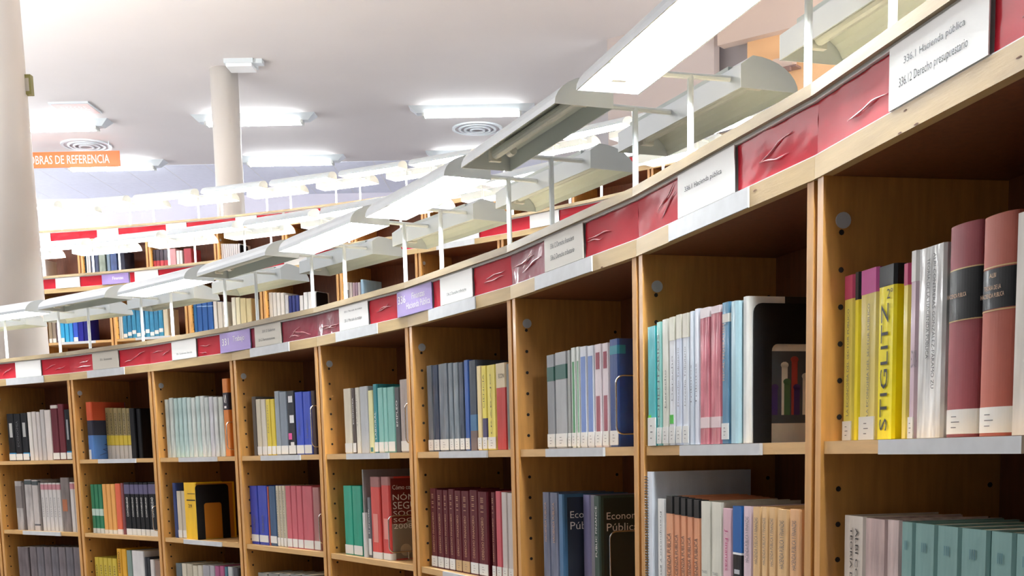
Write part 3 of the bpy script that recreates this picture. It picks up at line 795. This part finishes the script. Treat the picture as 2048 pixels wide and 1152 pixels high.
# --- middle shelves
shelf_of_books(1, -1, 1, [(x, wd, H2(z), c, lk, op) for x, wd, z, c, lk, op in [
    (.128, .068, -.104, '#a7a19e', 'grey plastic-wrapped book', dict(kindb=.6, bands=((.45, .9, '#7d7674'),))), (.197, .027, -.112, '#5c5350', 'dark grey book', {}), (.225, .072, -.095, '#b3adaa', 'pale grey wrapped book', dict(kindb=.6, bands=((.9, .98, '#4c5456'),))),
    (.298, .058, -.099, '#b9b2ae', 'pale grey wrapped book with dark foot', dict(bands=((.9, .98, '#4c5456'), (.1, .13, '#55555a')))), (.357, .022, -.112, '#6b6462', 'thin dark grey book', {})] +
    [(.38 + i * .038, .038, -.114, '#c9c5c2', 'white paperback with pinkish top', dict(bands=((.86, .97, '#b98088'),), title=(('ESTUDIOS', .5, .3, .7, .25, up_, M_INKG),))) for i in range(5)] +
    [(.572, .082, -.086, '#7d7370', 'tall brown grey wrapped book with orange patch', dict(blocks=((.1, .7, .38, .6, '#a8694a'),), kindb=.7)), (.656, .037, -.11, '#c9c5c2', 'white paperback with pinkish top', dict(bands=((.86, .97, '#b98088'),))), (.694, .036, -.11, '#c9c5c2', 'white paperback with pinkish top', dict(bands=((.86, .97, '#b98088'),)))]])
BK = dict(bands=((.78, .96, '#5f5a78'), (0, .12, '#d5d5d0')), title=(('CONTABILIDAD', .5, .35, .72, .3, up_, M_WHITE),))
shelf_of_books(1, 0, 1, [(.07 + i * .04, .039, .253, '#1c7550', 'dark green paperback with white band', dict(bands=((.36, .5, '#bcd0c4'), (0, .1, '#c9ccc4')))) for i in range(3)] +
    [(.19 + i * .043, .042, .255, '#e0a254', 'light orange paperback', dict(bands=((0, .08, '#d8d2c4'),))) for i in range(3)] + [(.319, .053, .258, '#d8603f', 'coral red paperback', dict(bands=((0, .1, '#d8cfc8'),))), (.373, .03, .26, '#7b3c40', 'dark red paperback', {}),
    (.405, .058, .264, '#0f1016', 'black paperback with purple top', BK)] + [(.464 + i * .042, .042, .264, '#0f1016', 'black paperback with purple top', BK) for i in range(4)] + [(.634, .07, .266, '#0f1016', 'thick black paperback with purple top', BK)])
shelf_of_books(1, 1, 1, [(.082, .036, .262, '#2c3e6e', 'navy paperback', {}), (.12, .046, .224, '#c8beaa', 'cream paperback', dict(lab=L)), (.168, .046, .224, '#c4b9a4', 'cream paperback', dict(lab=L)),
    (.217, .12, .265, '#e8b70c', 'thick golden yellow book with black print', dict(ins=.02, d=.2, title=(('29', .35, .56, .62, .3, 'level', M_INK),), blocks=((.2, .95, .68, .7, '#1b1b1d'), (.3, .95, .8, .81, '#1b1b1d'))))])
shelf_of_books(1, 2, 1, [(.03, .08, .253, '#2a3fae', 'cobalt blue paperback', dict(lab=(.012, .03), title=(('TRABAJO', .5, .2, .5, .3, up_, M_INKG),))), (.113, .09, .254, '#2a3fae', 'wide cobalt blue paperback', dict(lab=(.012, .03), title=(('TRABAJO', .5, .2, .5, .3, up_, M_INKG),))), (.205, .015, .252, '#b4553a', 'very thin rust paperback', {}),
    (.221, .064, .254, '#2d4f74', 'steel blue paperback', dict(lab=(.012, .03)))] + [(.288 + i * .03, .03, .256, '#c9bfa6', 'cream paperback with printed spine', dict(lab=L, title=(('RELACIONES LABORALES', .5, .15, .92, .3, up_, M_INKG),))) for i in range(3)] +
    [(.379 + i * .05, .05, .256, '#c05a64', 'rose red paperback', dict(lab=L)) for i in range(3)] + [(.531, .088, .256, '#c05a64', 'thick rose red paperback', dict(lab=L)), (.621, .058, .252, '#a06a66', 'dull pink paperback behind the wire bookend', dict(lab=L))])
shelf_of_books(1, 3, 1, [(.113, .081, .262, '#12a083', 'emerald green paperback', dict(lab=L)), (.195, .082, .262, '#0f967a', 'emerald green paperback', dict(lab=L)), (.291, .012, .323, '#9a9794', 'tall thin grey folder', dict(d=.215)),
    (.304, .011, .165, '#e2e0de', 'short thin white booklet', dict(ins=.02)), (.316, .01, .165, '#e2e0de', 'short thin white booklet', dict(ins=.02)), (.328, .03, .222, '#66666c', 'grey paperback with white title', dict(lab=(.01, .06), title=(('El proceso', .5, .4, .8, .5, up_, M_WHITE),))),
    (.36, .08, .296, '#cf453e', 'tall red paperback with grey white foot', dict(bands=((0, .08, '#d8d8d4'), (.88, 1, '#9c6c68')), blocks=((.2, .75, .2, .55, '#d88a80'),))),
    (.452, .066, .297, '#c8403a', 'tall red 2008 payroll guide with cover text', dict(d=.2, bands=((0, .08, '#d8d8d4'), (.9, 1, '#9c6c68')), blocks=((.2, .8, .25, .5, '#d88a80'),)))])
DF = [(.06, .056), (.117, .053), (.171, .044), (.216, .049), (.266, .053), (.32, .062), (.384, .062), (.447, .07), (.543, .031)]
shelf_of_books(1, 4, 1, [(x, wd, .258 + (.004 if i % 3 == 0 else 0), '#5a1822', 'maroon hardback with gilt vertical lettering', dict(gloss=.2, lab='tan' if i in (4, 5) else L, title=(('DERECHO FINANCIERO', .5, .2, .7, .26, up_, M_GOLD), ('I II III', .5, .76, .93, .3, up_, M_GOLD)))) for i, (x, wd) in enumerate(DF)] +
    [(.575, .039, .262, '#c9545e', 'pinkish red paperback', dict(lab=L)), (.615, .04, .26, '#c9bfba', 'pale grey pink paperback', dict(lab=L)), (.656, .04, .258, '#c2bab6', 'pale grey paperback', dict(lab=L))])
shelf_of_books(1, 5, 1, [(.12, .052, .266, '#636c84', 'slate blue wrapped book', dict(kindb=.5, title=(('HACIENDA PUBLICA', .5, .5, .9, .25, up_, M_GOLD),))), (.173, .058, .266, '#636c84', 'slate blue wrapped book', dict(kindb=.5, title=(('HACIENDA PUBLICA', .5, .5, .9, .25, up_, M_GOLD),))),
    (.232, .034, .263, '#3f6d94', 'blue grey hardback with title on its navy cover', dict(d=.19)), (.268, .048, .261, '#8683aa', 'lilac grey paperback', dict(ins=.085)), (.317, .04, .261, '#86848e', 'grey lilac paperback', dict(ins=.085)), (.359, .038, .26, '#465850', 'dark green book with title on its cover', dict(ins=.075, d=.17, title=(('PUBLIC FINANCE', .5, .4, .9, .3, up_, M_WHITE),)))])
SAL = dict(ins=0., bands=((.87, 1, '#060608'), (0, .1, '#6a4a44')), title=(('HACIENDA PUBLICA', .5, .36, .72, .5, up_, M_INK),))
OCH = lambda c: dict(ins=0., bands=((.22, .24, '#96442c'), (0, .12, '#a8735c')), title=(('HACIENDA PÚBLICA Y FINANZAS', .5, .62, .93, .5, up_, M_INKG),))
shelf_of_books(1, 6, 1, [(.04, .036, .327, '#dbe2ec', 'tall white spiral-bound notebook', dict(ins=-.0, d=.235)), (.1, .044, .27, '#dcdcda', 'white paperback with vertical black text', dict(ins=0., title=(('Presupuesto y gasto público', .55, .1, .9, .22, 'down', M_INK),))),
    (.147, .044, .277, '#e09f78', 'salmon paperback with black top', SAL), (.192, .034, .276, '#d9946e', 'salmon paperback with black top', SAL), (.227, .032, .275, '#dc9870', 'salmon paperback with black top', SAL), (.26, .032, .274, '#d9946e', 'salmon paperback with black top', SAL), (.293, .034, .273, '#dc9870', 'salmon paperback with black top', SAL),
    (.328, .05, .272, '#d6d4c6', 'cream hardback with blue print', dict(ins=0., title=(('TAXES', .2, .48, .5, .5, 'level', M_INKG), ('BLACK', .2, .38, .41, .6, 'level', M_INKG)))), (.379, .05, .272, '#d6d4c6', 'cream hardback with blue print', dict(ins=0., title=(('TAXES', .2, .48, .5, .5, 'level', M_INKG), ('BLACK', .2, .38, .41, .6, 'level', M_INKG)))),
    (.43, .042, .262, '#d6b0ba', 'pink paperback with purple foot', dict(ins=0., bands=((0, .42, '#5f4858'),), title=(('J. Finanzas', .5, .55, .85, .4, 'down', mat('magenta print', '#b02a68', .5)),))), (.473, .045, .267, '#17181e', 'black paperback with blue top', dict(ins=0., bands=((.68, 1, '#1f5a9c'), (.665, .68, '#dddddd'), (.0, .08, '#1f5a9c')), blocks=((.2, .8, .53, .56, '#b0b0b4'), (.3, .8, .3, .33, '#b0b0b4'), (.3, .8, .2, .23, '#b0b0b4')))),
    (.519, .037, .269, '#d8c0c8', 'pale pink paperback with printed spine', OCH(0)), (.557, .034, .269, '#dfb884', 'ochre paperback', OCH(0)), (.592, .027, .27, '#dfb884', 'ochre paperback', OCH(0)), (.62, .03, .27, '#dab27e', 'ochre paperback', OCH(0)), (.651, .042, .268, '#dcb480', 'ochre paperback', OCH(0)), (.696, .04, .27, '#daa878', 'orange ochre paperback', OCH(0))])
TEAL = dict(gloss=.3, title=(('III', .4, .85, .9, .2, 'level', mat('teal print', '#3f7480', .5)), ('I I I', .45, .5, .6, .1, up_, mat('teal print', '#3f7480', .5))))
shelf_of_books(1, 7, 1, [(.05, .074, .265, '#dbd1c6', 'cream paperback with vertical text', dict(title=(('ALBI CONTRERAS', .7, .3, .93, .14, 'down', M_INK), ('TEORÍA DE LA HACIENDA', .45, .1, .93, .14, 'down', M_INK)))), (.125, .071, .264, '#cdb4b0', 'dusty pink wrapped book', dict(kindb=.6)), (.197, .043, .265, '#d3beba', 'pale pink wrapped book', dict(kindb=.6))] +
    [(x, wd, .264, '#7aa29e', 'teal grey journal volume', TEAL) for x, wd in ((.241, .039), (.281, .061), (.343, .061), (.405, .068), (.476, .055), (.532, .052), (.585, .055), (.641, .055))])
# --- lower shelves
shelf_of_books(1, -1, 2, [(.105, .108, H3(-.47), '#6d6366', 'thick grey purple wrapped book', dict(kindb=.8))] + [(.226 + i * .07, .069, H3(-.466 + i * .0015), ('#6f676c', '#69656c')[i % 2], 'grey purple wrapped book', dict(kindb=.9, gloss=.9)) for i in range(7)])
shelf_of_books(1, 0, 2, [(.062 + i * .045, .045, H3(-.503), '#c9b23c', 'yellow paperback with black print', dict(title=(('DERECHO', .5, .3, .85, .35, up_, M_INK),))) for i in range(5)] + [(.293, .047, H3(-.45), '#dba21e', 'amber paperback', dict(title=(('DERECHO', .5, .6, .95, .4, up_, M_INK),))), (.341, .046, H3(-.45), '#dba21e', 'amber paperback', {}), (.389, .05, H3(-.455), '#7c9088', 'grey green book', {}), (.44, .114, H3(-.454), '#d5d3d2', 'very thick white binder', {}),
    (.556, .026, H3(-.484), '#3a3c42', 'dark grey paperback', {}), (.583, .024, H3(-.485), '#33363c', 'dark grey paperback', {}), (.608, .04, H3(-.493), '#cfcac6', 'white paperback', {}), (.65, .056, H3(-.494), '#8d7466', 'brown paperback', {})])
c23 = ['#5b6a70', '#cfc8b4', '#b9b19c', '#c9c2ae', '#c6bfae', '#9b9aa0', '#a8a4aa', '#a0527c', '#a8507a', '#3d6f80', '#b9bdbd', '#4b4a50']
x23 = [(.068, .061, -.499), (.13, .05, -.498), (.181, .059, -.496), (.241, .049, -.502), (.291, .048, -.498), (.34, .067, -.495), (.408, .047, -.493), (.456, .046, -.493), (.503, .042, -.49), (.546, .03, -.492), (.577, .045, -.49), (.623, .05, -.491)]
n23 = ['slate', 'cream', 'beige', 'cream', 'cream', 'grey', 'grey', 'plum', 'plum', 'teal', 'light grey', 'dark grey']
shelf_of_books(1, 1, 2, [(x, wd, H3(z), c, n + ' paperback', {}) for (x, wd, z), c, n in zip(x23, c23, n23)])
shelf_of_books(1, 2, 2, [(.072 + i * .105, .1, H3(-.5 + i * .005), ('#8a8a84', '#7f807c')[i % 2], 'thick grey bound volume', {}) for i in range(5)])
shelf_of_books(1, 3, 2, [(.4 + i * .06, .058, H3(-.485), '#5a5c5e', 'dark grey bound volume', {}) for i in range(4)])
# --- middle tier
H = lambda z: z - 0.008
shelf_of_books(2, -5, 0, [(.085, .038, .225, '#9a8a72', 'brown beige paperback', dict(lab=L)), (.124, .04, .224, '#8f8070', 'brown beige paperback', dict(lab=L)), (.166, .039, .223, '#6b5a60', 'purplish paperback', {}), (.206, .046, .22, '#2d9fd0', 'sky blue paperback', dict(lab=L)), (.256, .042, .22, '#2fa0cf', 'sky blue paperback', {}), (.3, .04, .22, '#2f90cf', 'sky blue paperback', {}), (.343, .05, .215, '#2c50b8', 'royal blue paperback', dict(lab=L)), (.395, .055, .21, '#1a1a7a', 'dark blue hardback', dict(gloss=.8)), (.452, .055, .21, '#17176a', 'dark blue hardback', {})])
shelf_of_books(2, -4, 0, [(.032, .022, .236, '#e0dccf', 'white paperback', {}), (.054, .022, .235, '#e0dccf', 'white paperback', {})] + [(.077 + i * .047, .0465, .237 - i * .002, ('#2b7fa6', '#2a789e', '#3187ad')[i % 3], 'petrol blue journal volume', dict(lab=(.01 + .012 * (i % 3), .03), kindb=.7)) for i in range(9)] + [(.502, .05, .22, '#c9c0a6', 'cream volume', {})])
shelf_of_books(2, -3, 0, [(.032, .035, .266, '#1f6fb0', 'bright blue volume', {})] + [(.068 + i * .057, .056, .262 - .003 * i, '#1f569a', 'dark blue volume with pale band', dict(bands=((.8, .83, '#8fb0d8'),))) for i in range(3)] + [(.243, .04, .242, '#d8d4cc', 'white paperback', {}), (.288, .05, .235, '#cfc8bb', 'cream paperback', {}), (.339, .05, .232, '#cfc8bb', 'cream paperback', {}), (.434, .042, .258, '#d9d4c0', 'off-white paperback', {}), (.477, .044, .256, '#d9d2b0', 'pale yellow paperback', {}), (.522, .06, .245, '#cdbf90', 'straw-coloured paperback', {}), (.583, .055, .24, '#cdbf90', 'straw-coloured paperback', {})])
shelf_of_books(2, -2, 0, [(.032 + i * .041, .04, .268 - i * .004, '#e8e4da', 'white paperback', dict(lab=L)) for i in range(4)] + [(.199, .038, .236, '#c9c9c9', 'light grey paperback', {})] + [(.238 + i * .036, .035, .226, '#27306a', 'navy blue paperback', {}) for i in range(3)] + [(.349, .04, .22, '#dddbd8', 'white paperback', {})] + [(.391 + i * .044, .043, .24, '#e9e9e6', 'white paperback with label', dict(lab=L)) for i in range(3)])
shelf_of_books(2, -1, 0, [(.045, .026, .278, '#cfc8c0', 'white paperback', dict(blocks=((.2, .9, .55, .8, '#3a3a3c'),))), (.072, .03, .274, '#cdc6c0', 'white paperback', {}), (.103, .027, .27, '#b9a0a8', 'pinkish paperback', {}), (.131, .025, .269, '#a890a0', 'purplish paperback', {}), (.157, .027, .267, '#cfc4c4', 'pale paperback', {}), (.186, .03, .285, '#9fc4dc', 'light blue folder', dict(d=.2))])
shelf_of_books(2, 0, 0, [(.05, .04, .22, '#2c2a2a', 'black paperback', {})])
# --- rear tier
shelf_of_books(3, -1, 0, [(.331, .017, .277, '#d8d4d0', 'white paperback', {}), (.35, .02, .276, '#cfcac6', 'white paperback', dict(d=.2))])
shelf_of_books(3, 0, 0, [(.03, .014, .296, '#1d3f56', 'thin dark teal volume', {}), (.045, .024, .3, '#e2e2e0', 'white volume', {}), (.07, .025, .298, '#dadada', 'white volume', {}), (.1, .045, .308, '#3f4a66', 'dark slate volume', dict(kindb=.8)), (.147, .044, .305, '#3f4a66', 'dark slate volume', dict(kindb=.8)), (.192, .075, .31, '#8d9a8e', 'grey green volume', dict(kindb=.8)),
    (.283, .04, .31, '#6f8496', 'grey blue volume', {}), (.324, .075, .315, '#3f5484', 'blue volume', dict(kindb=.8)), (.429, .06, .312, '#2a2c3c', 'blackish volume', {})])
RB = dict(bands=((.3, .65, '#b44048'),), kindb=.8)
shelf_of_books(3, 1, 0, [(.03, .032, .302, '#4c4650', 'dark grey volume with red band', RB), (.063, .045, .301, '#4c4650', 'dark grey volume with red band', RB), (.109, .045, .299, '#4c4650', 'dark grey volume with red band', RB), (.155, .047, .298, '#56525c', 'grey volume with red band', RB), (.216, .08, .297, '#d89ca0', 'pink volume', {}), (.3, .035, .276, '#e0dedc', 'white volume', {}), (.336, .034, .274, '#e0dedc', 'white volume', {}), (.387, .083, .289, '#a8404a', 'dark pink volume', {})])
shelf_of_books(3, 2, 0, [(.03 + i * .024, .0235, .305 - i * .002, '#e2dfe0', 'white volume', dict(lab=L)) for i in range(8)] + [(.224, .03, .29, '#e2dfe0', 'white volume beside the black bookend', {})])

# cover pictures on books whose covers show
def find(lbl):
    return [o for o in bpy.data.objects if o.get('label', '').startswith(lbl)][0]
nom = find('tall red 2008 payroll guide')
w0 = .066 - .0024
MB().box(w0, w0 + .0004, .008, .195, .004, .292).build('cover_picture', mat('print grey', '#8c8478', .4, coat=.5, noise=.1, nscale=9), nom)
MB().prism([(.008, .13), (.06, .13), (.11, .165), (.195, .19), (.195, .292), (.008, .292)], w0 + .0004, w0 + .0008, 'x').build('cover_panel', mat('print dark red', '#6e1a1c', .4, coat=.5), nom)
zz = find('thick blue book with dark')
P = [(.03, .02), (.08, .035), (.05, .05), (.12, .06), (.06, .075), (.14, .09), (.07, .1), (.13, .115), (.09, .122)]
b = MB()
for (ya, za), (yb, zb) in zip(P, P[1:]):
    b.tube([(.0565, ya, za), (.0565, yb, zb)], .0013, 5)
b.build('cover_line', mat('print navy', '#1c2c50', .5), zz)
for s, z, ht, L_ in (('Cómo confeccionar', .252, .016, .15), ('NÓMINAS', .214, .026, .17), ('SEGUROS', .182, .026, .17), ('SOCIALES', .158, .018, .17), ('SOCIALES', .136, .014, .17), ('2008', .112, .018, .075)):
    text(s, M_WHITE, nom, (w0 + .0009, .014, z), (0, 1, 0), (0, 0, 1), L_, ht, 'cover_title')
b = MB(); b.prism([(.06 + .022 * cos(2 * pi * k / 20), .035 + .022 * sin(2 * pi * k / 20)) for k in range(20)], w0 + .0004, w0 + .001, 'x')
b.build('coin_picture', mat('print beige', '#b9ab94', .4), nom)
for lbl, w1, cl in (('blue grey hardback with title', .034 - .0024, '#1f2c3e'), ('dark green book with title', .038 - .0024, '#27332e')):
    o = find(lbl)
    MB().box(w1, w1 + .0004, .012, .16, .004, .255).build('cover_picture', mat('print ' + cl, cl, .4, coat=.6), o)
    text('Economía', M_WHITE, o, (w1 + .0006, .02, .2), (0, 1, 0), (0, 0, 1), .11, .018, 'cover_title')
    text('Pública', M_WHITE, o, (w1 + .0006, .02, .17), (0, 1, 0), (0, 0, 1), .09, .02, 'cover_title')
wb = find('white picture book standing')
w2 = .022 - .0024
MB().box(w2, w2 + .0004, .03, .18, .035, .165).build('cover_picture', mat('print blue grey', '#3e4a56', .4, coat=.5, noise=.4, nscale=6), wb)
pc = [('#3a2a6a', .055, .1), ('#e0e0dc', .075, .14), ('#3f6a4a', .08, .11), ('#a03a3a', .095, .15), ('#3a2a6a', .1, .1), ('#d8d4cc', .118, .12), ('#9a3030', .14, .13), ('#2c2458', .155, .11)]
for i, (c, y, z) in enumerate(pc):
    z0 = .05
    b = MB(); b.box(w2 + .0004, w2 + .0008 + i * .0001, y - .006, y + .006, z0, z)
    b.prism([(y + .008 * cos(2 * pi * k / 10), z + .006 * sin(2 * pi * k / 10)) for k in range(10)], w2 + .0004, w2 + .0008 + i * .0001, 'x')
    b.build('figure_picture', mat('print ' + c, c, .4, coat=.4), wb)
MB().box(w2, w2 + .0004, .075, .15, .25, .262).build('title_panel', mat('print black', '#141416', .4), wb)
# spiral of the notebook
nb = find('tall white spiral-bound')
b = MB()
for i in range(52):
    zc = .008 + i * .006
    b.tube([(.004 + .005 * cos(a), -.001 + .006 * sin(a), zc + .0016 * a / pi) for a in [k * pi / 4 for k in range(8)]], .0008, 4, closed=True)
o = b.build('spiral_wire', mat('dark wire', '#3a3a3e', .4), nb); o['kind'] = 'stuff'

# ------------------------------------------------------------------ bookends
def rr(pts_c, r, n=4):
    pass
def in_bay(t, j, x, y, z):
    loc, rz = bayframe(t, j)
    return (loc[0] + x * cos(rz) - y * sin(rz), loc[1] + x * sin(rz) + y * cos(rz), loc[2] + z), rz
def wire_bookend(t, j, lev, x, label, y0=.02, y1=.15, h=.165):
    loc, rz = in_bay(t, j, x, 0, SHELF_Z[lev])
    th = thing('wire_bookend', label, 'bookend', loc, rz, 'wire bookends')
    r = .018; P = []
    for cy_, cz_, a0 in ((y0 + r, .03 + r, pi), (y1 - r, .03 + r, 1.5 * pi), (y1 - r, h - r, 0), (y0 + r, h - r, .5 * pi)):
        for k in range(5):
            a = a0 + k * pi / 8
            P.append((0.003, cy_ + r * cos(a), cz_ + r * sin(a)))
    MB().tube(P, .0024, 8, closed=True).build('wire_loop', M_CHROME, th, smooth=True)
    MB().tube([(.003, (y0 + y1) / 2, .03), (.003, (y0 + y1) / 2, .003), (.035, (y0 + y1) / 2, .003)], .0024, 8).build('foot_wire', M_CHROME, th)
wire_bookend(1, 2, 0, .684, 'wire bookend at right of upper shelf, fourth front bay', .005, .12, .19)
wire_bookend(1, 3, 0, .706, 'wire bookend at right of upper shelf, fifth front bay', .01, .12, .165)
wire_bookend(1, 5, 0, .615, 'wire bookend against the navy book, upper shelf, seventh front bay', .02, .15, .165)
wire_bookend(1, 1, 0, .69, 'wire bookend beside the tall orange folder, upper shelf, third front bay', .0, .1, .15)
wire_bookend(1, 0, 1, .708, 'wire bookend at right of middle shelf, second front bay', .0, .1, .15)
wire_bookend(1, 2, 1, .684, 'wire bookend at right of middle shelf, fourth front bay', .02, .12, .15)
wire_bookend(1, 3, 1, .522, 'wire bookend in front of the 2008 payroll guide, middle shelf, fifth front bay', .02, .17, .16)
wire_bookend(1, 5, 1, .40, 'wire bookend against the dark green cover, middle shelf, seventh front bay', .1, .22, .17)
def plate_bookend(t, j, lev, x, label, y0, y1, h, n0, n1, nh):
    loc, rz = in_bay(t, j, x, 0, SHELF_Z[lev] + .0001)
    th = thing('plate_bookend', label, 'bookend', loc, rz, 'black plate bookends')
    r = .016; P = [(y0, 0), (n0, 0)]
    rn = .012
    P += [(n0, nh - rn)] + [(n0 + rn - rn * cos(k * pi / 8), nh - rn + rn * sin(k * pi / 8)) for k in range(1, 5)]
    P += [(n1 - rn + rn * sin(k * pi / 8), nh - rn + rn * cos(k * pi / 8)) for k in range(0, 5)]
    P += [(n1, 0), (y1, 0), (y1, h - r)] + [(y1 - r + r * cos(k * pi / 8), h - r + r * sin(k * pi / 8)) for k in range(1, 5)]
    P += [(y0 + r - r * sin(k * pi / 8), h - r + r * cos(k * pi / 8)) for k in range(0, 5)]
    MB().prism(P, 0, .002, 'x').build('upright_plate', M_BLACK, th)
    MB().box(-.02, 0.0, n0, n1, .0001, .0004).build('foot_plate', M_BLACK, th)
plate_bookend(1, 6, 0, .519, 'black plate bookend with arched cut-out, upper shelf, eighth front bay', .02, .2, .25, .056, .155, .178)
plate_bookend(1, 1, 1, .34, 'black plate bookend with arched cut-out, middle shelf, third front bay', .015, .185, .255, .055, .146, .17)
plate_bookend(2, -2, 0, .53, 'black plate bookend on the middle tier, right of white paperbacks', .02, .15, .235, .06, .11, .1)
plate_bookend(3, 2, 0, .258, 'black plate bookend on the rear tier, right of white volumes', .02, .15, .28, .06, .11, .1)
MB().box(0.1177, .1182, .002, .19, .003, .26).build('cover_picture', mat('print orange brown', '#b8741a', .5), find('thick golden yellow book'))
